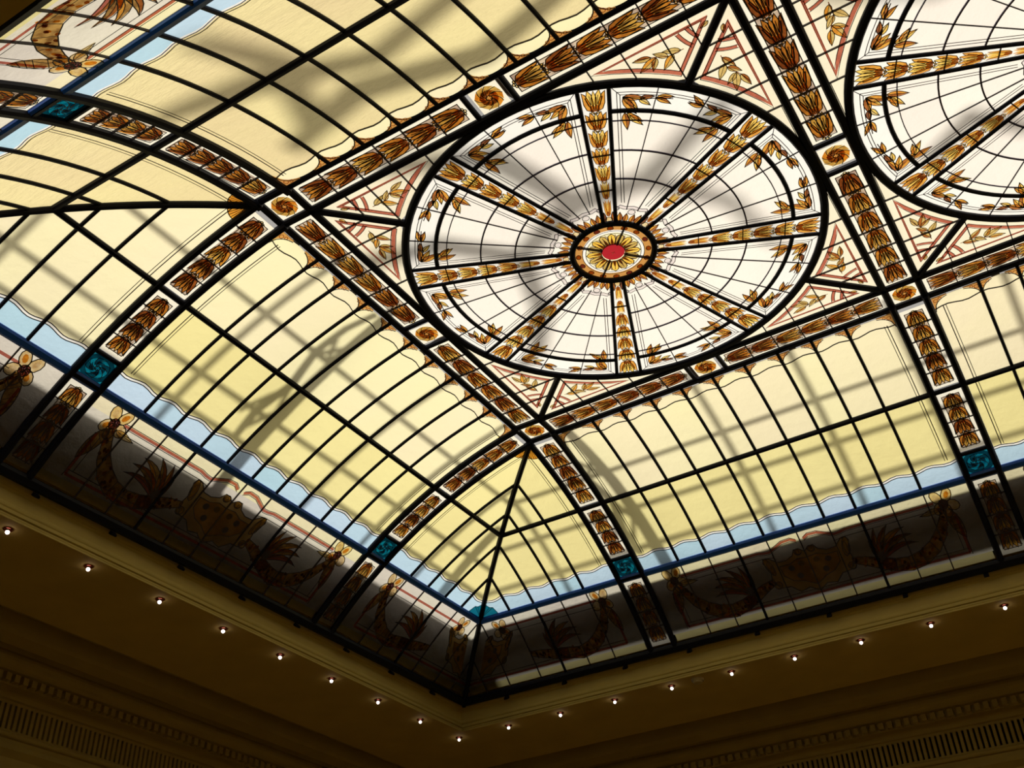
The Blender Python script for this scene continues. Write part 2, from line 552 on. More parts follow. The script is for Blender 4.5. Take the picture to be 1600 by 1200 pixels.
BELL_O = [(-0.14, 0.02), (-0.34, 0.12), (-0.45, 0.40), (-0.50, 0.96), (-0.36, 0.86), (-0.18, 0.45)]
BELL_M = [(-0.08, 0.02), (-0.22, 0.30), (-0.34, 0.66), (-0.26, 1.06), (-0.10, 0.86), (-0.03, 0.4)]
BELL_C = [(0, 0.06), (-0.08, 0.35), (-0.11, 0.68), (0, 1.02), (0.11, 0.68), (0.08, 0.35)]
BELL_B = [(-0.15, 0.0), (-0.22, 0.10), (-0.20, 0.26), (-0.08, 0.34), (0, 0.26), (0.08, 0.34), (0.20, 0.26), (0.22, 0.10), (0.15, 0.0)]
def bell(surf, F, parent, tone=0, lw=0.0045, beads=True):
    mb = MB(surf)
    o_, m_, c_ = [('f_amber', 'f_amber', 'f_yellow'), ('f_brown', 'f_amber', 'f_amber'), ('f_amber', 'f_yellow', 'f_yellow')][tone]
    mb.poly(BELL_O, o_, 0.0040, F).poly(mirror(BELL_O), o_, 0.0040, F)
    mb.poly(BELL_M, m_, 0.0044, F).poly(mirror(BELL_M), m_, 0.0044, F)
    mb.poly(BELL_C, c_, 0.0048, F)
    mb.poly(BELL_B, 'f_brown', 0.0052, F)
    for P in (BELL_O, mirror(BELL_O), BELL_M, mirror(BELL_M), BELL_C)[:5 if beads else 2]:
        mb.line(P, lw, 'lead', 0.0064, F, True)
    for sx in (-1, 1) if beads else ():
        mb.line([(sx * 0.24, 0.3), (sx * 0.38, 0.72)], lw * 0.8, 'lead', 0.0062, F)
        mb.line([(sx * 0.13, 0.35), (sx * 0.19, 0.8)], lw * 0.8, 'lead', 0.0062, F)
    if beads:
        for bx, by in ((-0.12, -0.04), (0.12, -0.04), (0, -0.10)):
            P = ell(bx, by, 0.075, 0.045, 6)
            mb.poly(P, 'f_petal', 0.0056, F)
            mb.line(P, lw * 0.9, 'lead', 0.0066, F, True)
    return mb.build('bell_flower', parent)

def leaf(surf, F, parent, x, y, ang, ln, wd, mat='f_amber', mat2='f_brown', lw=0.0035, name='leaf', bend=0.0):
    """pointed leaf: light half and dark half, outlined, with a midrib"""
    n = 7
    up, dn, mid = [], [], []
    for i in range(n):
        t = i / (n - 1)
        w = wd * sin(pi * t ** 0.8) * (1 - 0.25 * t)
        a = ang + bend * t
        cx, cy = x + ln * t * cos(ang + bend * t * 0.5), y + ln * t * sin(ang + bend * t * 0.5)
        mid.append((cx, cy))
        up.append((cx - w * sin(a), cy + w * cos(a)))
        dn.append((cx + w * sin(a), cy - w * cos(a)))
    mb = MB(surf)
    mb.poly(up + mid[-2:0:-1], mat, 0.0040, F)
    mb.poly(mid + dn[-2:0:-1], mat2, 0.0040, F)
    mb.line(up + dn[-2:0:-1], lw, 'lead', 0.0062, F, True)
    mb.line(mid, lw * 0.8, 'lead', 0.0060, F)
    return mb.build(name, parent)

def rosette(surf, F, at, label, teal=False, r=1.0, group=None):
    t = thing('rosette_panel', label, 'glass panel', at, group)
    MB(surf).grid(-1, 1, -1, 1, 'teal' if teal else 'border', 2, 2, 0, F).build('pane', t)
    if not teal:
        MB(surf).poly(ell(0, 0, 0.88, 0.88, 20), 'f_petal', 0.003, F).build('corolla', t)
    for ring, (n, r0, r1, wd, ph) in enumerate(((9, 0.34, 0.93, 0.30, 0), (8, 0.16, 0.62, 0.22, 0.4))):
        for i in range(n):
            a = 2 * pi * i / n + ph
            P = []
            for k in range(6):                       # swirling petal
                q = k / 5
                rr = r0 + (r1 - r0) * q
                aa = a + 0.75 * q
                P.append((rr * cos(aa), rr * sin(aa)))
            Q = []
            for k in range(6):
                q = k / 5
                rr = r0 + (r1 - r0) * q
                aa = a + 0.75 * q + 2 * pi / n * (1.10 - 0.25 * q)
                Q.append((rr * cos(aa), rr * sin(aa)))
            mb = MB(surf)
            if teal:
                mb.poly(P + Q[::-1], 'f_deepteal' if (i + ring) % 2 else 'f_aqua', 0.0038 + 0.0004 * ring, F)
            else:
                mb.poly(P + Q[::-1], ('f_olive', 'f_brown')[ring] if i % 4 else ('f_amber', 'f_dark')[ring], 0.0038 + 0.0004 * ring, F)
            mb.line(P, 0.0032, 'lead', 0.0062, F)
            mb.build('petal', t)
    if teal:
        mb = MB(surf)
        for i in range(20):
            a, b = 2 * pi * i / 20, 2 * pi * (i + 1) / 20
            q = lambda z: (cos(z) / max(abs(cos(z)), abs(sin(z))), sin(z) / max(abs(cos(z)), abs(sin(z))))
            mb.poly([(0.84 * cos(a), 0.84 * sin(a)), q(a), q(b), (0.84 * cos(b), 0.84 * sin(b))], 'f_deepteal', 0.0034, F)
        mb.build('dark_surround', t)
    mb = MB(surf)
    mb.poly(ell(0, 0, 0.19, 0.19, 10), 'f_aqua' if teal else 'f_petal', 0.0050, F)
    for i in range(4):
        mb.poly(ell(0.1 * cos(i * pi / 2 + .78), 0.1 * sin(i * pi / 2 + .78), 0.06, 0.06, 6), 'f_deepteal' if teal else 'f_brown', 0.0056, F)
    mb.line(ell(0, 0, 0.19, 0.19, 10), 0.004, 'lead', 0.0066, F, True)
    mb.build('eye', t)
    return t

def garland(surf, F, n, at, label, v0=0.0, v1=1.0, w=0.061, ln=1.0, tones=None, group=None, frame=True):
    """border panel: F(u,v) u across in units, v along 0..ln in units; n bell flowers opening towards v=ln"""
    t = thing('garland_panel', label, 'glass panel', at, group)
    st = ln / n
    for i in range(n):
        a, b = i * st, (i + 1) * st
        MB(surf).grid(-w, w, a, b, 'border', 1, 3, 0, F).build('pane', t)
        if i:
            MB(surf).bar([(-w, a), (w, a)], 0.004, 0.008, 'lead', -0.002, F).build('lead_came', t)
    m = 0.019
    MB(surf).grid(-w + m, w - m, m, ln - m, 'f_field', 1, 3 * n, 0.002, F).build('painted_field', t)
    mb = MB(surf)
    mb.line([(-w + m, m), (w - m, m), (w - m, ln - m), (-w + m, ln - m)], 0.004, 'lead', 0.0058, F, True)
    mb.build('field_outline', t)
    for i in range(n):
        a = m + (ln - 2 * m) * (i + 0.02) / n
        b = m + (ln - 2 * m) * (i + 0.97) / n
        G = lambda x, y, a=a, b=b: F(x * 2 * (w - m * 0.75), a + (b - a) * y)
        bell(surf, G, t, (tones or [1, 0, 2])[random.randrange(3)], 0.0042)
    return t

# ---------------- flat borders round the two square cells
def nodes():
    lab = {(-1, -1): 'amber swirl rosette pane at the left corner of the big medallion square',
           (-1, 1): 'amber swirl rosette pane at the bottom corner of the big medallion square',
           (1, 1): 'dark amber swirl rosette pane at the right corner between both medallion squares',
           (1, -1): 'amber swirl rosette pane at the top edge of the photo between both medallions',
           (-1, 0): 'amber swirl rosette pane midway on the lower left border of the big medallion',
           (0, 1): 'amber swirl rosette pane midway on the lower right border of the big medallion',
           (0, -1): 'amber swirl rosette pane midway on the upper left border of the big medallion',
           (1, 0): 'amber swirl rosette pane between the two medallions where their rims nearly touch',
           (2, 1): 'amber swirl rosette pane below the cropped medallion at the right edge',
           (2, -1): 'amber swirl rosette pane above the cropped medallion beyond the top right'}
    for (x, y), l in lab.items():
        rosette(flat, (lambda u, v, x=x, y=y: (x + u * 0.06, y + v * 0.06)), W(x, y, 0), l)
nodes()
GL = 1 - 0.098 - 0.094        # length of a half border
def bord(kind, c, sgn, fixed, label):
    # bells open towards the corner; v=0 at the mid rosette
    if kind == 'x':
        F = lambda u, v: (c + sgn * (0.098 + v), fixed + u)
        at = W(c + sgn * 0.5, fixed, 0)
    else:
        F = lambda u, v: (fixed + u, c + sgn * (0.098 + v))
        at = W(fixed, c + sgn * 0.5, 0)
    garland(flat, F, 6, at, label, ln=GL)
for nm, fx, names in (('upper left', -1, ('left', 'right')), ('lower right', 1, ('left', 'right'))):
    for sg, hf in ((-1, 'left half'), (1, 'right half')):
        bord('x', 0, sg, fx, f'bell flower border strip on the {nm} edge of the complete medallion, {hf}')
for sg, hf in ((-1, 'upper half'), (1, 'lower half')):
    bord('y', 0, sg, -1, f'bell flower border strip on the lower left edge of the complete medallion, {hf}')
    bord('y', 0, sg, 1, f'bell flower border strip between the two medallions, {hf}')
for fx, nm in ((-1, 'above'), (1, 'below')):
    bord('x', 2, -1, fx, f'bell flower border strip {nm} the cropped right hand medallion, near part')
    MB(flat).grid(2.1, XR, fx - 0.061, fx + 0.061, 'border', 2, 1).build('pane', FR)

# ---------------- medallions
def medallion(cx, label):
    t = thing('medallion_window', label, 'stained glass', W(cx, 0, 0), 'round medallion windows')
    def ring(r, w, dep, name, n=96):
        MB(flat).bar([(cx + r * cos(2 * pi * i / n), r * sin(2 * pi * i / n)) for i in range(n)], w, dep, 'steel', -0.004, None, True).build(name, t)
    ring(0.905, 0.034, 0.018, 'rim_ring')
    ring(0.180, 0.026, 0.016, 'hub_ring', 48)
    hw = lambda r: 0.026 + (0.060 - 0.026) * (r - 0.18) / 0.71
    for k in range(8):
        a0 = radians(22.5 + 45 * k)          # spoke direction
        ca, sa = cos(a0), sin(a0)
        Fs = lambda u, r, ca=ca, sa=sa: (cx + r * ca - u * sa, r * sa + u * ca)
        mb = MB(flat)
        mb.grid(-1, 1, 0.19, 0.892, 'white', 1, 4, 0, lambda u, r, Fs=Fs: Fs(u * hw(r), r))
        sp = mb.build('spoke_pane', t)
        for sgn in (-1, 1):
            MB(flat).bar([(sgn * hw(0.19), 0.19), (sgn * hw(0.895), 0.895)], 0.0165, 0.010, 'steel', -0.004, Fs).build('spoke_bar', t)
        rs = [0.225, 0.325, 0.425, 0.515, 0.605, 0.695, 0.785, 0.888]
        mb = MB(flat)
        mb.poly(ell(0, 0.208, 0.016, 0.014, 8), 'f_petal', 0.004, Fs)
        mb.line(ell(0, 0.208, 0.016, 0.014, 8), 0.003, 'lead', 0.0062, Fs, True)
        mb.build('bead', sp)
        for i in range(7):
            a, b = rs[i], rs[i + 1] - 0.006
            wmid = hw((a + b) / 2) * (1.55 if i > 1 else 1.0)
            bell(flat, (lambda x, y, a=a, b=b, w=wmid, Fs=Fs: Fs(x * w, a + (b - a) * y)), sp, (2, 0, 2, 2, 0)[(i + k) % 5], 0.0016 + 0.0003 * i, i > 1)
        for r in (0.37, 0.56, 0.74):
            MB(flat).bar([(-hw(r), r), (hw(r), r)], 0.0035, 0.007, 'lead', -0.002, Fs).build('lead_came', sp)
        # segment
        b0 = radians(45 * k)
        al = lambda r: radians(22.5) - asin(min(0.9, (hw(r) + 0.006) / r))
        def Fg(f, r, b0=b0):
            p = b0 + f * al(r)
            return (cx + r * cos(p), r * sin(p))
        RR = [0.192, 0.43, 0.58, 0.728, 0.775, 0.892]
        cols = [-1, -0.36, 0.36, 1]
        for i in range(5):
            for j in range(3):
                MB(flat).grid(cols[j], cols[j + 1], RR[i], RR[i + 1], 'pearl' if i < 4 else 'white', 3, 3 if i == 0 else 1, 0, Fg).build('pane', t)
        arc = lambda r, f=1.0: [(-f + 2 * f * i / 10, r) for i in range(11)]
        MB(flat).bar(arc(0.775, 1.01), 0.018, 0.010, 'steel', -0.004, Fg).build('arc_bar', t)
        for r, w in ((0.43, 0.0062), (0.58, 0.0062), (0.728, 0.0036)):
            MB(flat).bar(arc(r), w, 0.005, 'violet', -0.002, Fg).build('arc_came', t)
        for f in (-0.36, 0.36):
            MB(flat).bar([(f, 0.26 + (0.63) * i / 6) for i in range(7)], 0.0032, 0.005, 'lead', -0.002, Fg).build('radial_came', t)
        # fine double fillet round the segment
        for q, mt in ((0.022, 'violet'), (0.034, 'violet')):
            fe = lambda r, q=q: 1 - q / (r * al(r))
            P = [(-fe(r), r) for r in (0.30, 0.45, 0.6, 0.75, 0.892 - q - 0.006)] 
            P2 = [(f, 0.886 - q) for f in [-fe(0.88) + 2 * fe(0.88) * i / 10 for i in range(11)]]
            MB(flat).line(P + P2[1:-1] + mirror(P)[0:], 0.0032, mt, 0.006, Fg).build('fillet_line', t)
        for sgn in (-1, 1):
            MB(flat).line([(sgn * (1 - 0.034 / (0.85 * al(0.85))), 0.852), (sgn, 0.89)], 0.0032, 'violet', 0.006, Fg).build('mitre_line', t)
        # leaf sprays in the outer corners, crossing the arc bar
        for sgn in (-1, 1):
            f0 = sgn * (1 - 0.045 / (0.84 * al(0.84)))
            ox, oy = Fg(f0, 0.842)
            p = b0 + f0 * al(0.842)
            er = Vector((cos(p), sin(p)))
            et = Vector((-sin(p), cos(p))) * (-sgn)          # towards the middle of the segment
            def Fl(x, y, ox=ox, oy=oy, er=er, et=et):
                q = er * (-y) + et * x                        # x towards the middle, y towards the hub
                return (ox + q.x, oy + q.y)
            mb = MB(flat)
            mb.line([(0, 0), (0.07, 0.016), (0.13, 0.012), (0.19, 0.02)], 0.004, 'lead', 0.006, Fl)
            spy = mb.build('leaf_spray', t)
            for (x, y, a, ln, wd, m1, m2) in ((0.0, 0.0, 0.1, 0.085, 0.016, 'f_amber', 'f_brown'), (0.0, 0.0, 0.62, 0.085, 0.016, 'f_yellow', 'f_amber'),
                                              (0.0, 0.0, 1.05, 0.10, 0.018, 'f_amber', 'f_brown'), (0.065, 0.008, -0.12, 0.055, 0.012, 'f_brown', 'f_dark'),
                                              (0.06, 0.014, 0.45, 0.055, 0.012, 'f_yellow', 'f_olive'), (0.125, 0.012, -0.25, 0.07, 0.013, 'f_brown', 'f_amber'),
                                              (0.125, 0.014, 0.30, 0.065, 0.012, 'f_amber', 'f_brown'),
                                              (0.01, 0.075, 1.35, 0.085, 0.016, 'f_amber', 'f_brown'), (0.02, 0.075, 0.85, 0.09, 0.016, 'f_yellow', 'f_amber'),
                                              (0.03, 0.09, 0.45, 0.06, 0.013, 'f_olive', 'f_amber')):
                leaf(flat, Fl, spy, x, y, a, ln, wd, m1, m2, 0.0032, bend=random.uniform(-.3, .5))
        # brown flames and pale scroll at the hub
        Fh = lambda x, y, b0=b0: (cx + (0.195 + y) * cos(b0) - x * sin(b0), (0.195 + y) * sin(b0) + x * cos(b0))
        for i, (x, ln, m1, m2) in enumerate(((-0.052, 0.06, 'f_brown', 'f_dark'), (-0.032, 0.055, 'f_amber', 'f_brown'), (-0.012, 0.05, 'f_brown', 'f_amber'), (0.012, 0.05, 'f_amber', 'f_brown'), (0.032, 0.055, 'f_brown', 'f_amber'), (0.052, 0.06, 'f_brown', 'f_dark'))):
            leaf(flat, Fh, t, x, -0.004 - 2.2 * x * x, pi / 2 - x * 9, ln, 0.013, m1, m2, 0.003, 'flame_leaf')
        P = [(-0.068, 0.062), (-0.058, 0.078), (-0.035, 0.074), (0, 0.082), (0.035, 0.074), (0.058, 0.078), (0.068, 0.062)]
        mb = MB(flat)
        mb.line(P, 0.016, 'f_pale', 0.0042, Fh)
        mb.line([(x, y + 0.008) for x, y in P], 0.003, 'violet', 0.0062, Fh)
        mb.line([(x, y - 0.008) for x, y in P], 0.003, 'violet', 0.0062, Fh)
        for x in (-0.068, 0.068):
            mb.line(ell(x, 0.064, 0.011, 0.011, 8), 0.003, 'violet', 0.0064, Fh, True)
        mb.build('scroll', t)
        mb = MB(flat)
        mb.poly(ell(0, 0.056, 0.016, 0.014, 10), 'f_pale', 0.0046, Fh).line(ell(0, 0.056, 0.016, 0.014, 10), 0.003, 'violet', 0.0064, Fh, True)
        mb.build('pearl', t)
    # hub rosette: ruby eye, petal ring, white fillet, amber ring
    an = lambda r0, r1, m, nm, par: MB(flat).grid(0, 2 * pi, r0, r1, m, 40, 1, 0, lambda a, r: (cx + r * cos(a), r * sin(a))).build(nm, par)
    hub = an(0.050, 0.120, 'straw', 'hub_pane', t)
    an(0.0, 0.050, 'ruby', 'ruby_center', hub)
    an(0.120, 0.136, 'white', 'white_ring', hub)
    an(0.136, 0.170, 'amber', 'amber_ring', hub)
    n = 16
    for i in range(n):
        a = 2 * pi * i / n
        Fq = lambda x, y, a=a: (cx + (0.052 + y) * cos(a) - x * sin(a), (0.052 + y) * sin(a) + x * cos(a))
        mb = MB(flat)
        P = [(-0.008, 0), (-0.017, 0.03), (-0.014, 0.055), (0, 0.066), (0.014, 0.055), (0.017, 0.03), (0.008, 0)]
        mb.poly(P, 'f_yellow' if i % 2 else 'f_olive', 0.004, Fq)
        mb.poly([(0.015, 0.068), (0.024, 0.040), (0.013, 0.0), (0.019, 0.035)], 'f_dark', 0.0042, Fq)
        mb.poly([(-0.009, 0), (-0.004, 0.03), (0, 0.045), (0.004, 0.03), (0.009, 0)], 'f_dark', 0.0044, Fq)
        mb.line([(0, 0.0), (0, 0.055)], 0.0025, 'lead', 0.006, Fq)
        mb.line(P, 0.0035, 'lead', 0.006, Fq)
        mb.build('hub_petal', hub)
        if True:
            mb = MB(flat)
            mb.poly(ell(0, 0.101, 0.014, 0.011, 8), 'f_purple' if i % 4 == 0 else 'f_brown', 0.0042, Fq).line(ell(0, 0.101, 0.014, 0.011, 8), 0.003, 'lead', 0.006, Fq, True)
            mb.build('cabochon', hub)
    mb = MB(flat)
    cir = lambda r, n=40: [(cx + r * cos(2 * pi * i / n), r * sin(2 * pi * i / n)) for i in range(n)]
    mb.line(cir(0.121), 0.003, 'lead', 0.006, None, True)
    mb.line(cir(0.1355), 0.003, 'lead', 0.006, None, True)
    mb.build('ring_outline', hub)
    mb = MB(flat)
    mb.line(cir(0.052, 20), 0.003, 'lead', 0.006, None, True)
    mb.build('eye_outline', hub)
    for i in range(2):
        a = pi / 4 + i * pi / 2 + 0.15
        mb = MB(flat)
        mb.poly(ell(cx, 0, 0.014, 0.003, 8, a), 'f_pale_ring', 0.0052)
        mb.build('spark', hub)
    for i in range(4):
        a = i * pi / 2 + pi / 4
        MB(flat).bar([(cx + 0.05 * cos(a), 0.05 * sin(a)), (cx + 0.168 * cos(a), 0.168 * sin(a))], 0.006, 0.01, 'lead', -0.002).build('lead_came', hub)
    return t

M['f_pale_ring'] = solid('opaque_white_enamel', (0.9, 0.86, 0.84), 0.4)
M['f_pale_ring'] = stain('clear_white_ring', (1.0, 0.96, 0.95), (1.0, 0.96, 0.95), body=0.3)
M['ruby2'] = stain('stain_ruby', (0.62, 0.03, 0.06), (0.45, 0.02, 0.04))
medallion(0, 'complete round stained glass medallion with eight flower spokes and ruby hub')
medallion(2, 'round stained glass medallion cut off by the right edge of the photo')

# ---------------- spandrels between rims and borders
def spandrel(cx, sx, sy, swap, label):
    t = thing('spandrel_panel', label, 'glass panel', W(cx + sx * 0.7, sy * 0.7, 0))
    def F(x, y):
        if swap:
            x, y = y, x
        return (cx + sx * x, sy * y)
    ro, yt = 0.922, 0.908
    lo = lambda x: (sqrt(max(0, ro * ro - x * x)) if x < ro * 0.7071 else x + 0.018)
    cut = [0.165, 0.36, 0.50, 0.652, 0.76, 0.885]
    for i in range(5):
        MB(flat).grid(cut[i], cut[i + 1], lo, yt, 'spandrel', 5, 1, 0, F).build('pane', t)
        if i:
            x = cut[i]
            MB(flat).bar([(x, lo(x)), (x, yt)], 0.004, 0.008, 'lead', -0.002, F).build('lead_came', t)
    # red fillet
    ri = 0.957
    P = [(0.812, 0.875)] + [(x, x + 0.062) for x in (0.74, 0.6445)] + [(ri * cos(radians(a)), ri * sin(radians(a))) for a in (50, 54, 58, 62, 66)] 
    mb = MB(flat)
    mb.line(P + [], 0.017, 'f_red', 0.0040, F, True)
    mb.build('red_fillet', t)
    for q in (-0.0095, 0.0095):
        Pc = [(p[0] + (0.672 - p[0]) * (q * 9), p[1] + (0.845 - p[1]) * (q * 9)) for p in P]
        MB(flat).line(Pc, 0.0032, 'lead', 0.006, F, True).build('outline', t)
    for r in (0.165, 0.205):
        A = [(0.905 + r * cos(radians(a)), 0.905 + r * sin(radians(a))) for a in (191, 198, 205, 212)]
        mb = MB(flat)
        mb.line(A, 0.013, 'f_red', 0.0042, F)
        for q in (-0.007, 0.007):
            mb.line([(0.905 + (r + q) * cos(radians(a)), 0.905 + (r + q) * sin(radians(a))) for a in (190, 198, 205, 213)], 0.003, 'lead', 0.006, F)
        mb.build('red_arc', t)
    mb = MB(flat)
    mb.line([(0.70, 0.80), (0.64, 0.80), (0.585, 0.83), (0.53, 0.85)], 0.0035, 'f_dark', 0.006, F)
    spy = mb.build('leaf_spray', t)
    for (x, y, a, ln, wd) in ((0.69, 0.80, 2.7, 0.07, 0.015), (0.66, 0.80, 3.8, 0.075, 0.016), (0.64, 0.80, 2.4, 0.06, 0.014), (0.60, 0.82, 3.5, 0.085, 0.017), (0.585, 0.83, 2.9, 0.07, 0.014), (0.60, 0.82, 4.1, 0.06, 0.013), (0.82, 0.86, 3.5, 0.04, 0.010)):
        leaf(flat, F, spy, x, y, a, ln, wd, 'f_olive', random.choice(['f_amber', 'f_olive', 'f_brown']), 0.0026)
    MB(flat).line([(0.165, yt - 0.004), (0.36, yt - 0.004)], 0.003, 'lead', 0.006, F).build('outline', t)
    return t
names = {(-1, -1): 'left', (-1, 1): 'bottom', (1, 1): 'right', (1, -1): 'top'}
edge = {(-1, -1, False): 'upper left', (-1, -1, True): 'lower left', (-1, 1, False): 'lower right', (-1, 1, True): 'lower left',
        (1, 1, False): 'lower right', (1, 1, True): 'upper right', (1, -1, False): 'upper left', (1, -1, True): 'upper right'}
for cx, mn in ((0, 'complete medallion'), (2, 'cropped right medallion')):
    for (sx, sy), nm in names.items():
        for sw in (False, True):
            spandrel(cx, sx, sy, sw, f'leaf spandrel of the {mn}, {nm} corner, by the {edge[(sx, sy, sw)]} border')
        MB(flat).bar([(cx + sx * 0.645, sy * 0.645), (cx + sx * 0.92, sy * 0.92)], 0.030, 0.018).build('corner_bar', FR)

# ---------------- cove bays
def wave1(s):
    return 0.158 + 0.008 * sin(2 * pi * (s + 0.02) / 0.173)
def wave2(s):
    return 0.958 + 0.0065 * sin(2 * pi * (s + 0.05) / 0.173)
DT = 0.094

def cove_bay(side, c, label, tint_up, tint_lo):
    C = cove(side)
    sm = 1.0 if not (c == 2) else 1.0
    t = thing('cove_bay', label, 'stained glass', C(c, 0.6), 'coved glass bays')
    ed = [c - 0.906] + [c + m for m in MUNT] + [c + 0.906]
    if c == 2:
        ed[-1] = XR - 0.002
    for i in range(10):
        a, b = ed[i], ed[i + 1]
        mid, h = (a + b) / 2, (b - a) / 2 * 0.985
        def lobe(s, mid=mid, h=h):
            x = min(1, abs(s - mid) / h)
            return DT + 0.082 * (1 - (1 - x ** 2.3) ** (1 / 2.3))
        MB(C).grid(a, b, lobe, wave1, 'straw', 14, 1).build('lobe_pane', t)
        MB(C).grid(a, b, wave1, PUR, tint_up, 6, 5).build('pane', t)
        MB(C).grid(a, b, PUR, wave2, tint_lo, 6, 4).build('pane', t)
        MB(C).grid(a, b, lambda s: wave2(s), lambda s: wave2(s) + 0.011, 'white', 6, 1).build('wave_strip', t)
        MB(C).grid(a, b, lambda s: wave2(s) + 0.011, EAVE - 0.014, 'blue', 6, 1).build('blue_pane', t)
        # amber brackets either side of the lobe
        for u0, u1 in ((a, mid - h * 0.35), (mid + h * 0.35, b)):
            mb = MB(C)
            mb.grid(u0, u1, DT - 0.004, lobe, 'amber', 7, 1, 0.0008)
            e = u0 if u1 < mid + 0.001 and u0 == a else u1
            dr = 1 if e == a else -1
            for q, dd, rr in ((0.016, 0.112, 0.010), (0.036, 0.104, 0.007)):
                mb.line(ell(e + dr * q, dd, rr, rr, 7), 0.003, 'f_brown', 0.004, None, True)
            mb.line([(u0 + (u1 - u0) * j / 7, lobe(u0 + (u1 - u0) * j / 7)) for j in range(8)], 0.0045, 'lead', 0.006)
            mb.build('bracket', t)
    for m in MUNT:
        MB(C).bar(seg((c + m, 0.085), (c + m, EAVE), 12), 0.0155, 0.011).build('muntin', t)
    n = 60
    L = [(ed[0] + (ed[-1] - ed[0]) * i / n, 0) for i in range(n + 1)]
    MB(C).bar([(s, wave1(s)) for s, _ in L], 0.0035, 0.005, 'lead', -0.002).build('wave_came', t)
    MB(C).line([(s, wave2(s)) for s, _ in L], 0.0045, 'lead', 0.006).build('wave_came', t)
    MB(C).line([(s, wave2(s) + 0.011) for s, _ in L], 0.0045, 'violet', 0.006).build('wave_came', t)
    for q in (-1, 1):
        for k in (0.868, 0.855):
            if c == 2 and q > 0:
                continue
            MB(C).line(seg((c + q * k, 0.15), (c + q * k, 0.95), 10), 0.0032 if k < .86 else 0.0045, 'lead', 0.006).build('edge_came', t)
    return t

BAYLAB = {('end', 0): ('big coved bay of cream panes lower left of the complete medallion', 'straw', 'cream'),
          ('right', 0): ('coved bay of cream panes lower right of the complete medallion', 'straw', 'cream'),
          ('right', 2): ('coved bay of cream panes cut by the right edge of the photo', 'straw', 'cream'),
          ('left', 0): ('coved bay of rippled tan panes upper left of the complete medallion', 'tan', 'tan'),
          ('left', 2): ('coved bay of rippled tan panes beyond the top edge, above the cropped medallion', 'tan', 'tan')}
for (sd, c), (l, a, b) in BAYLAB.items():
    cove_bay(sd, c, l, a, b)

CM = [0.235, 0.408, 0.581, 0.754]
def corner_bay(side, sg, label, tint):
    """triangular half bay between a rib and the hip; sg = which end of the side"""
    C0_ = cove(side)
    C = lambda s, d, off=0.0: C0_(sg * s, d, off)
    t = thing('corner_cove_bay', label, 'stained glass', C(1.4, 0.7), 'triangular corner bays')
    ed = [1.0 + 0.092] + [1.075 + m for m in CM] + [1 + EAVE - 0.02]
    for i in range(5):
        a, b = ed[i], ed[i + 1]
        hipd = lambda s: s - 1 + 0.006
        if a - 1 < PUR:
            e = min(b, 1 + PUR)
            MB(C).grid(a, e, lambda s: min(PUR, hipd(s)), PUR, tint, 4, 4).build('pane', t)
        MB(C).grid(a, b, lambda s: max(PUR, min(hipd(s), wave2(s))), wave2, tint, 6, 4).build('pane', t)
        MB(C).grid(a, b, lambda s: max(min(hipd(s), EAVE - 0.014), wave2(s)), lambda s: max(min(hipd(s), EAVE - 0.014), wave2(s) + 0.011), 'white', 6, 1).build('wave_strip', t)
        MB(C).grid(a, b, lambda s: max(min(hipd(s), EAVE - 0.014), wave2(s) + 0.011), EAVE - 0.014, 'blue', 6, 1).build('blue_pane', t)
    for m in CM:
        s = 1.075 + m
        MB(C).bar(seg((s, s - 1 + 0.004), (s, EAVE), 10), 0.0155, 0.011).build('muntin', t)
    n = 36
    L = [ed[0] + (1.95 - ed[0]) * i / n for i in range(n + 1)]
    MB(C).line([(s, wave2(s)) for s in L], 0.0045, 'lead', 0.006).build('wave_came', t)
    MB(C).line([(s, wave2(s) + 0.011) for s in L], 0.0045, 'violet', 0.006).build('wave_came', t)
    for k in (1.132, 1.146):
        MB(C).line(seg((k, k - 1 + .02), (k, 0.95), 10), 0.0045 if k < 1.14 else 0.0032, 'lead', 0.006).build('edge_came', t)
    # amber fan at the head of the hip, teal fan at its foot
    P = [(1 + 0.09 + 0.105 * cos(a) * 0 + 0.0, 0) for a in ()]
    mb = MB(C)
    fan = [(1.092, 0.094)] + [(1.0 + r_ * 0 + 0.092 + 0.085 * sin(q), 0.094 + 0.10 * cos(q)) for r_, q in [(0, radians(x)) for x in (45, 36, 27, 18, 9, 0)]]
    fan = [p for p in fan if p[1] >= p[0] - 1]
    mb.poly(fan, 'f_amber', 0.004)
    for p in fan[1:]:
        mb.line([fan[0], p], 0.003, 'lead', 0.006)
    mb.line(fan[1:], 0.004, 'lead', 0.006)
    mb.build('amber_fan', t)
    mb = MB(C)
    ft = [(1 + EAVE - 0.022, EAVE - 0.016), (1 + EAVE - 0.15, EAVE - 0.016), (1 + EAVE - 0.135, EAVE - 0.055), (1 + EAVE - 0.115, EAVE - 0.06), (1.965, EAVE - 0.085), (1.972, EAVE - 0.084)]
    mb.poly(ft, 'teal', 0.003)
    mb.line(ft, 0.004, 'lead', 0.006, None, True)
    mb.line([ft[0], ft[2]], 0.003, 'lead', 0.006).line([ft[0], ft[3]], 0.003, 'lead', 0.006)
    mb.build('teal_fan', t)
    return t
corner_bay('end', 1, 'triangular corner bay at bottom centre, left of the hip bar', 'cream')
corner_bay('right', -1, 'triangular corner bay at bottom centre, right of the hip bar', 'cream')
corner_bay('end', -1, 'triangular corner bay at the left edge, below the level hip bar', 'straw')
corner_bay('left', -1, 'triangular corner bay at the left edge, above the level hip bar', 'tan')

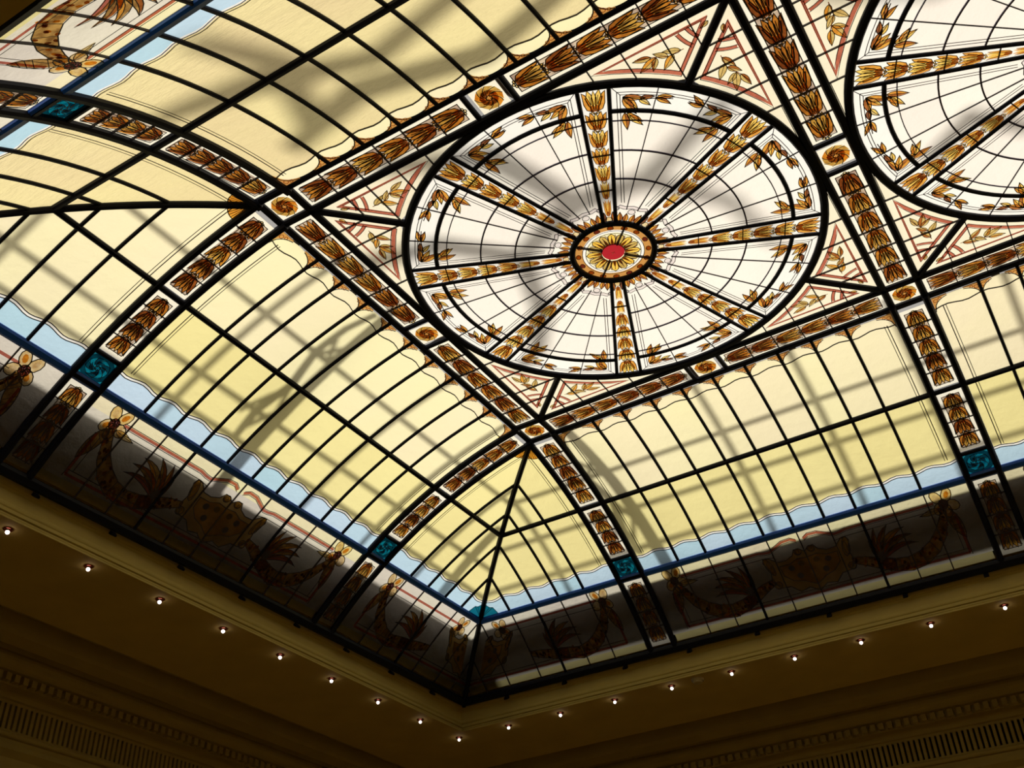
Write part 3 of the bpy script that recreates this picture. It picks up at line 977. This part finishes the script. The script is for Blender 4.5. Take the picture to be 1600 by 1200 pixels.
# ---------------- garlands on the ribs, teal rosettes, frieze pilasters
RIBLAB = {('end', -1): 'between the big lower left bay and the left corner', ('end', 1): 'between the big lower left bay and the bottom corner',
          ('right', -1): 'between the lower right bay and the bottom corner', ('right', 1): 'between the two lower right bays',
          ('left', -1): 'between the upper left tan bay and the left corner', ('left', 1): 'between the two tan bays at the top edge'}
for (sd, r), l in RIBLAB.items():
    C = cove(sd)
    F = lambda u, v, r=r: (r + u, 0.108 + v)
    garland(C, F, 5, C(r, 0.35), 'upper bell flower strip on rib ' + l, ln=PUR - 0.015 - 0.108)
    F = lambda u, v, r=r: (r + u, PUR + 0.015 + v)
    garland(C, F, 4, C(r, 0.78), 'lower bell flower strip on rib ' + l, ln=0.934 - PUR - 0.015)
    rosette(C, (lambda u, v, r=r: (r + u * 0.061, 0.9985 + v * 0.044)), C(r, 1.0), 'teal rosette pane on rib ' + l, True)
    F = lambda u, v, r=r: (r + u, EAVE + 0.018 + v)
    garland(C, F, 4, C(r, 1.22), 'shadowed flower pilaster in the frieze '  + l, ln=RAILD - 0.015 - EAVE - 0.018)

# ---------------- frieze
def strip(path, widths):
    L, R = [], []
    n = len(path)
    for i, (x, y) in enumerate(path):
        x0, y0 = path[max(0, i - 1)]
        x1, y1 = path[min(n - 1, i + 1)]
        a = atan2(y1 - y0, x1 - x0)
        L.append((x - widths[i] * sin(a), y + widths[i] * cos(a)))
        R.append((x + widths[i] * sin(a), y - widths[i] * cos(a)))
    return L, R

def flower(C, F, t, x, y, k=1.0):
    mb = MB(C)
    mb.line([(x, y - 0.03 * k), (x, y + 0.01)], 0.004, 'lead', 0.006, F)
    f = mb.build('flower', t)
    for i, (a, r) in enumerate(((-2.2, 0.042), (-0.9, 0.046), (0.3, 0.044), (2.6, 0.03), (1.35, 0.03))):
        px, py = x + r * cos(a) * k, y + r * sin(a) * k
        mb = MB(C)
        P = ell(px, py, 0.034 * k, 0.024 * k, 10, a)
        mb.poly(P, 'f_petal', 0.004, F)
        mb.poly(ell(px, py, 0.018 * k, 0.012 * k, 8, a), 'f_amber' if i % 2 else 'f_pale', 0.0046, F)
        mb.line(P, 0.0045, 'lead', 0.0064, F, True)
        mb.build('petal', f)
    mb = MB(C)
    P = ell(x, y, 0.024 * k, 0.022 * k, 9)
    mb.poly(P, 'f_purple', 0.005, F).line(P, 0.0045, 'lead', 0.0066, F, True)
    for i in range(5):
        mb.line(ell(x + 0.012 * cos(i * 1.257), y + 0.011 * sin(i * 1.257), 0.008, 0.008, 6), 0.0025, 'lead', 0.0066, F, True)
    mb.build('flower_eye', f)
    return f

def pod(C, F, t, x, y, a, ln, wd):
    n = 9
    P1, P2 = [], []
    for i in range(n):
        q = i / (n - 1)
        w = wd * (sin(pi * q ** 0.85) ** 0.7 if 0 < q < 1 else 0)
        P1.append((x + ln * q * cos(a) - w * sin(a), y + ln * q * sin(a) + w * cos(a)))
        P2.append((x + ln * q * cos(a) + w * sin(a), y + ln * q * sin(a) - w * cos(a)))
    mb = MB(C)
    P = P1 + P2[-2:0:-1]
    mb.poly(P, 'f_garland', 0.004, F).line(P, 0.0045, 'lead', 0.0064, F, True)
    for q in (0.3, 0.5, 0.7, 0.85):
        mb.line([P1[int(q * 8)], P2[min(8, int(q * 8) + 1)]], 0.003, 'lead', 0.006, F)
    mb.build('seed_pod', t)

def swag(C, F, t, path, w):
    n = len(path)
    L, R = strip(path, w)
    for i in range(0, n - 1):
        mb = MB(C)
        mb.poly([L[i], L[i + 1], R[i + 1], R[i]], 'f_garland' if i != n // 2 + 1 else 'f_dark', 0.004, F)
        mb.line([L[i], L[i + 1]], 0.0045, 'lead', 0.0064, F).line([R[i], R[i + 1]], 0.0045, 'lead', 0.0064, F)
        mb.line([L[i + 1], R[i + 1]], 0.0035, 'lead', 0.0062, F)
        for _ in range(5):
            u, v = random.random(), random.random()
            a = [L[i][k] * (1 - u) * (1 - v) + L[i + 1][k] * u * (1 - v) + R[i][k] * (1 - u) * v + R[i + 1][k] * u * v for k in (0, 1)]
            mb.poly(ell(a[0], a[1], 0.010, 0.007, 6, random.random() * 3), random.choice(['f_brown', 'f_dark', 'f_amber']), 0.0048, F)
        mb.build('swag_length', t)

def acanthus(C, F, t, x, y, sg):
    """spray of long curling leaves; sg = +1 points to greater s"""
    for a, ln, wd, m1, m2, bd in ((-0.62, 0.21, 0.014, 'f_red', 'f_brown', 0.9), (-0.92, 0.21, 0.018, 'f_garland', 'f_brown', 1.1), (-1.2, 0.20, 0.021, 'f_amber', 'f_garland', 1.2),
                                  (-1.5, 0.17, 0.021, 'f_garland', 'f_brown', 1.0), (-1.8, 0.145, 0.019, 'f_amber', 'f_brown', 0.7), (-2.1, 0.10, 0.016, 'f_garland', 'f_brown', 0.4)):
        G = (lambda u, v: F(x + sg * u, y + v)) if F else (lambda u, v: (x + sg * u, y + v))
        leaf(C, G, t, 0, 0, a, ln, wd, m1, m2, 0.004, 'acanthus_leaf', bd)

def cartouche(C, F, t, half=0):
    """scrolled shield centred on s=0; half = +1/-1 keeps only that side"""
    side = [(0.0, 1.168), (0.02, 1.150), (0.045, 1.148), (0.060, 1.172), (0.095, 1.186), (0.135, 1.184), (0.165, 1.158), (0.192, 1.152), (0.200, 1.172), (0.182, 1.215), (0.190, 1.262), (0.165, 1.296), (0.120, 1.300), (0.085, 1.330), (0.04, 1.322), (0.0, 1.345)]
    inner = [(0.0, 1.195), (0.045, 1.190), (0.085, 1.205), (0.135, 1.205), (0.130, 1.250), (0.095, 1.280), (0.05, 1.292), (0.0, 1.318)]
    sides = (-1, 1) if not half else (half,)
    mb = MB(C)
    for q in sides:
        mb.poly([(q * x, y) for x, y in side], 'f_cartouche', 0.004, F)
        mb.line([(q * x, y) for x, y in side], 0.005, 'lead', 0.0064, F)
    sh = mb.build('cartouche', t)
    mb = MB(C)
    for q in sides:
        mb.poly([(q * x, y) for x, y in inner], 'f_cartouche', 0.0046, F)
        mb.line([(q * x, y) for x, y in inner], 0.004, 'lead', 0.0064, F)
    mb.build('shield', sh)
    for q in sides:
        for (x, y, r, ry) in ((0.178, 1.195, 0.016, 0.044), (0.030, 1.162, 0.017, 0.015), (0.172, 1.282, 0.018, 0.016)):
            mb = MB(C)
            P = ell(q * x, y, r, ry, 12, q * 0.25)
            mb.poly(P, 'f_olive', 0.0048, F).line(P, 0.004, 'lead', 0.0066, F, True)
            mb.line([(q * x + r * (1 - i / 14) * cos(i * 0.7), y + ry * (1 - i / 14) * sin(i * 0.7)) for i in range(12)], 0.003, 'lead', 0.0066, F)
            mb.build('volute', sh)
        for (x, y) in ((0.035, 1.215), (0.085, 1.225), (0.06, 1.265)):
            MB(C).poly(ell(q * x, y, 0.015, 0.013, 9), 'lead', 0.006, F).build('dot', sh)

def frieze_common(C, F, t, s0, s1):
    n = max(4, int(abs(s1 - s0) / 0.08))
    for d, w, m, nm in ((1.352, 0.013, 'f_red', 'red_fillet'), (1.336, 0.0035, 'lead', 'thin_came')):
        MB(C).line([(s0 + (s1 - s0) * i / n, d) for i in range(n + 1)], w, m, 0.0046, F).build(nm, t)
    MB(C).grid(s0 - 0.1 if F else s0 - 0.1, s1 + 0.1 if F else s1, 1.370, RAILD - 0.012, 'cream', n, 1, 0.0, F).build('sill_pane', t)

def frieze_bay(side, c, label):
    C = cove(side)
    t = thing('frieze_panel', label, 'stained glass', C(c, 1.25), 'frieze panels with swags')
    F = lambda s, d: (c + s, d)
    ed = [-0.908] + MUNT + [0.908 if c != 2 else XR - 2.002]
    for i in range(10):
        MB(C).grid(ed[i], ed[i + 1], EAVE, 1.122, 'straw', 2, 2, 0, F).build('pane', t)
        MB(C).grid(ed[i], ed[i + 1], 1.122, 1.370, 'mauve', 2, 4, 0, F).build('pane', t)
    for i, m in enumerate(MUNT):
        if i in (2, 6):
            MB(C).bar(seg((m, EAVE), (m, RAILD), 6), 0.014, 0.011, 'steel', -0.004, F).build('muntin', t)
        else:
            MB(C).bar(seg((m, EAVE), (m, RAILD), 6), 0.0055, 0.007, 'lead', -0.004, F).build('lead_came', t)
    frieze_common(C, F, t, -0.80, 0.80)
    top = [(-0.72, 1.122), (-0.45, 1.122), (-0.25, 1.122), (-0.215, 1.128), (-0.185, 1.130), (-0.15, 1.118), (-0.10, 1.100), (-0.05, 1.098), (-0.02, 1.112)]
    for q in (-1, 1):
        P = [(-q * x, y) for x, y in top]
        mb = MB(C)
        mb.line(P, 0.014, 'f_red', 0.0046, F)
        mb.line([(x, y - 0.0085) for x, y in P], 0.0035, 'lead', 0.0062, F)
        mb.line([(x, y + 0.0085) for x, y in P], 0.0035, 'lead', 0.0062, F)
        mb.build('red_fillet', t)
        MB(C).line([(q * 0.70, 1.152), (q * 0.22, 1.152), (q * 0.17, 1.16)], 0.0035, 'lead', 0.006, F).build('thin_came', t)
        mb = MB(C)
        mb.line([(q * 0.80, 1.19), (q * 0.80, 1.352)], 0.014, 'f_red', 0.0046, F)
        mb.line([(q * 0.8085, 1.19), (q * 0.8085, 1.36)], 0.0035, 'lead', 0.0062, F)
        mb.build('red_fillet', t)
        MB(C).line([(q * 0.775, 1.2), (q * 0.775, 1.336)], 0.0035, 'lead', 0.0062, F).build('thin_came', t)
        flower(C, F, t, q * 0.765, 1.135)
        pod(C, F, t, q * 0.765, 1.155, pi / 2 + (-q) * 0.32, 0.145, 0.028)
        path = [(0.755, 1.155), (0.735, 1.20), (0.70, 1.25), (0.645, 1.295), (0.575, 1.325), (0.50, 1.335), (0.43, 1.325), (0.36, 1.305), (0.29, 1.28), (0.22, 1.262)]
        w = [0.012, 0.02, 0.026, 0.030, 0.030, 0.028, 0.026, 0.024, 0.020, 0.012]
        swag(C, F, t, [(q * x, y) for x, y in path], w)
        acanthus(C, F, t, q * 0.37, 1.295, q)
        leaf(C, F, t, q * 0.74, 1.15, (0.15 if q < 0 else pi - 0.15), 0.11, 0.014, 'f_petal', 'f_olive', 0.0035, 'ribbon_leaf', 0.1 * q)
    cartouche(C, (lambda s, d: (c + s * 1.22, d)), t)
    return t
frieze_bay('end', 0, 'painted frieze panel with swags and cartouche under the big lower left bay')
frieze_bay('right', 0, 'dark painted frieze panel with swags and cartouche under the lower right bay')
frieze_bay('right', 2, 'dark painted frieze panel cut off by the right edge of the photo')
frieze_bay('left', 0, 'bright painted frieze panel with a gold swag in the top left corner')

def frieze_corner(side, sg, label):
    C0_ = cove(side)
    C = lambda s, d, off=0.0: C0_(sg * s, d, off)
    t = thing('frieze_panel', label, 'stained glass', C(1.6, 1.25), 'corner frieze panels')
    ed = [1.092] + [1.075 + m for m in CM] + [1 + EAVE + 0.006, 2.23, 1 + 1.370]
    for i in range(7):
        a, b = ed[i], ed[i + 1]
        MB(C).grid(a, b, lambda s: max(EAVE, min(1.370, s - 1 + 0.004)), 1.370, 'mauve', 3, 4).build('pane', t)
    for i, m in enumerate(CM + [0.98, 1.155]):
        s = 1.075 + m
        MB(C).bar(seg((s, max(EAVE, s - 1)), (s, RAILD), 5), 0.014 if i == 2 else 0.0055, 0.011 if i == 2 else 0.007, 'steel' if i == 2 else 'lead').build('muntin' if i == 2 else 'lead_came', t)
    frieze_common(C, None, t, 1.2, 2.35)
    MB(C).line([(1.27, 1.122), (1.95, 1.122)], 0.014, 'f_red', 0.0046).build('red_fillet', t)
    MB(C).line([(1.2, 1.19), (1.2, 1.352)], 0.014, 'f_red', 0.0046).build('red_fillet', t)
    MB(C).line([(1.29, 1.152), (1.9, 1.152)], 0.0035, 'lead', 0.006).build('thin_came', t)
    flower(C, None, t, 1.235, 1.135)
    pod(C, None, t, 1.235, 1.155, pi / 2 + 0.32, 0.145, 0.028)
    flower(C, None, t, 1.94, 1.135, 0.85)
    path = [(1.245, 1.155), (1.262, 1.20), (1.30, 1.25), (1.355, 1.295), (1.42, 1.325), (1.50, 1.338), (1.58, 1.325), (1.67, 1.315), (1.75, 1.30), (1.83, 1.285)]
    swag(C, None, t, path, [0.012, 0.02, 0.026, 0.030, 0.030, 0.028, 0.026, 0.024, 0.020, 0.012])
    acanthus(C, None, t, 1.66, 1.295, -1)
    G = lambda s, d: (2.215 - s * 1.0, d)
    Fc = lambda s, d: (2.0 + 0.02 + (d - 1.1) * 0.95 + s, d)
    cartouche(C, Fc, t, -1)
    return t
frieze_corner('end', 1, 'dim corner frieze panel left of the hip at bottom centre')
frieze_corner('right', -1, 'very dark corner frieze panel right of the hip at bottom centre')
frieze_corner('end', -1, 'corner frieze panel at the left edge with a purple eyed flower')
frieze_corner('left', -1, 'corner frieze panel outside the left edge beside the gold swag')

# ------------------------------------------------------------------ lamps on the soffit
def lathe(c, prof, n, mats, mi):
    mb = MB(flat)
    for m in mats:
        mb.mat(m)
    b = len(mb.v)
    for r, z in prof:
        for i in range(n):
            a = 2 * pi * i / n
            mb.v.append(c + Vector((r * cos(a), r * sin(a), z)))
    for j in range(len(prof) - 1):
        for i in range(n):
            mb.f.append((j * n + i, j * n + (i + 1) % n, (j + 1) * n + (i + 1) % n, (j + 1) * n + i))
            mb.m.append(mi[j] if isinstance(mi, (list, tuple)) else mi)
    return mb
ORDN = ['', 'first', 'second', 'third', 'fourth', 'fifth', 'sixth', 'seventh', 'eighth', 'ninth', 'tenth', 'eleventh', 'twelfth']
DS = 1.549
lamps = [((-1 - DS, 1 + DS), 'small glowing lamp at the corner of the soffit, lowest in the photo')]
lamps += [((-1 - DS, 1 + DS - 0.4267 * i), f'small glowing soffit lamp, {ORDN[i]} from the corner lamp along the left side') for i in range(1, 10)]
lamps += [((-1 - DS + 0.3784 * i, 1 + DS), f'small glowing soffit lamp, {ORDN[i]} from the corner lamp along the right side') for i in range(1, 12)]
for (x, y), l in lamps:
    c = W(x, y, ZS)
    t = thing('soffit_lamp', l, 'lamp', c, 'soffit lamps')
    lathe(c, [(0.0, -0.003), (0.028, -0.004), (0.036, -0.010), (0.042, -0.008), (0.044, 0.0)], 20, ['copper'], 0).build('trim_plate', t, smooth=True)
    lathe(c, [(0.010, -0.003), (0.012, -0.014), (0.009, -0.018)], 12, ['bronze'], 0).build('socket', t, smooth=True)
    lathe(c, [(0.008, -0.016), (0.016, -0.022), (0.0185, -0.032), (0.015, -0.042), (0.008, -0.048), (0.0, -0.049)], 14, ['bulb'], 0).build('bulb', t, smooth=True)
c = W(-1 - DS + 0.3784 * 4.45, 1 + DS - 0.01, ZS)
t = thing('smoke_detector', 'pale round smoke detector on the soffit between two lamps', 'detector', c)
lathe(c, [(0.075, 0.0), (0.075, -0.02), (0.068, -0.028)], 24, ['plastic'], 0).build('base', t, smooth=True)
lathe(c, [(0.060, -0.024), (0.058, -0.042), (0.045, -0.052), (0.0, -0.054)], 24, ['plastic'], 0).build('cap', t, smooth=True)

# ------------------------------------------------------------------ outer roof over the glass: rails, rafters, trusses, added limbs
def above(P, h):
    return P + SUN * (h * U / SUN.z)
def tube(name, pts, r, parent, mat='roof', n=6):
    mb = MB(flat)
    k = mb.mat(mat)
    m = len(pts)
    for i, p in enumerate(pts):
        t = (pts[min(m - 1, i + 1)] - pts[max(0, i - 1)]).normalized()
        a = t.orthogonal().normalized()
        b = t.cross(a)
        rr = r[i] if isinstance(r, (list, tuple)) else r
        for j in range(n):
            q = 2 * pi * j / n
            mb.v.append(p + a * (rr * U * cos(q)) + b * (rr * U * sin(q)))
    for i in range(m - 1):
        for j in range(n):
            mb.f.append((i * n + j, i * n + (j + 1) % n, (i + 1) * n + (j + 1) % n, (i + 1) * n + j))
            mb.m.append(k)
    return mb.build(name, parent)
OR = thing('outer_roof_frame', 'blurred dark bars of the outer roof showing through the vault glass', 'frame', W(0, 0, 0.4))
for sd in ('end', 'right'):
    C = cove(sd)
    for d in ((0.43, 0.80, 0.945) if sd == 'end' else (0.435, 0.70, 0.925)):
        a, b = (-1 - d, 1 + d) if sd == 'end' else (-1 - d, XR)
        tube('glazing_rail', [above(C(a, d), 0.20), above(C(b, d), 0.20)], 0.0165, OR)
    ss = [-1.62, -0.62, 0.36, 0.85, 1.34] if sd == 'end' else [-1.4, -0.11, 0.40, 0.91, 1.42, 1.93, 2.44]
    for s in ss:
        tube('rafter', [above(C(s, max(0.0, abs(s + (0 if sd == 'end' else 0)) - 1 if s < -1 or (sd == 'end' and s > 1) else 0) + (1.05 - max(0, abs(s) - 1 if s < -1 or (sd == 'end' and s > 1) else 0)) * i / 6), 0.26) for i in range(7)], 0.020, OR)
def truss(C, s0, name):
    A = [(s0 - 0.10, 0.10), (s0 - 0.13, 0.25), (s0 - 0.13, 0.42), (s0 - 0.07, 0.62), (s0 - 0.10, 0.80), (s0 - 0.08, 0.95)]
    B = [(s0 - 0.06, 0.02), (s0 - 0.03, 0.25), (s0 + 0.0, 0.5), (s0 + 0.02, 0.75), (s0 + 0.03, 0.95), (s0 + 0.05, 1.2)]
    tube(name, [above(C(*p), 0.17) for p in B], [0.028, 0.032, 0.036, 0.038, 0.040, 0.038], OR)
    tube(name, [above(C(*p), 0.18) for p in A], [0.018, 0.02, 0.022, 0.026, 0.024, 0.02], OR)
    for p, q in (((s0 - 0.13, 0.30), (s0 + 0.0, 0.48)), ((s0 - 0.03, 0.32), (s0 - 0.13, 0.45)), ((s0 - 0.07, 0.62), (s0 + 0.02, 0.82)), ((s0 - 0.08, 0.66), (s0 - 0.17, 0.84)), ((s0 + 0.02, 0.7), (s0 - 0.09, 0.9))):
        tube(name, [above(C(*p), 0.23), above(C(*q), 0.23)], 0.015, OR)
truss(cove('end'), -0.16, 'braced_strut')
truss(cove('right'), -0.80, 'braced_strut')
tube('braced_strut', [above(cove('end')(1.55, 0.58), 0.25), above(cove('end')(1.62, 1.05), 0.25)], 0.04, OR)
# unseen tree limbs added above the roof to dapple flat glass and near cove
TR = thing('bare_tree', 'unseen bare tree limbs added overhead to dapple the medallion glass', 'tree', W(0.5, -3.0, 1.0))
def limb(pts, r, h):
    tube('limb', [above(W(x, y, 0), h + 0.1 * sin(3 * x + 2 * y)) for x, y in pts], r, TR, 'roof', 7)
limb([(-0.95, -0.55), (-0.6, -0.45), (-0.35, -0.2), (0.0, -0.35), (0.3, -0.30), (0.75, -0.5)], [0.05, 0.06, 0.06, 0.07, 0.06, 0.05], 0.7)
limb([(-0.35, -0.2), (-0.45, 0.15), (-0.62, 0.4), (-0.8, 0.5)], [0.05, 0.055, 0.05, 0.045], 0.7)
limb([(-0.55, -0.95), (-0.15, -0.75), (0.0, -0.35)], [0.05, 0.07, 0.06], 0.7)
limb([(0.3, -0.3), (0.55, 0.0), (0.62, 0.35)], [0.05, 0.04, 0.035], 0.7)
limb([(1.2, -0.75), (1.55, -0.55), (1.9, -0.6)], [0.05, 0.06, 0.05], 0.7)
limb([(1.3, 0.25), (1.5, 0.1), (1.7, 0.3)], [0.04, 0.05, 0.04], 0.7)
for pts in ([(-0.95, -1.75), (-0.6, -1.65), (-0.2, -1.45), (0.3, -1.55)], [(-0.75, -1.25), (-0.35, -1.35), (0.1, -1.2), (0.5, -1.3)], [(-0.55, -2.0), (-0.45, -1.65), (-0.6, -1.3)], [(0.5, -1.9), (0.75, -1.5), (1.1, -1.4)]):
    limb(pts, [0.05, 0.075, 0.06, 0.05][:len(pts)], 0.55)
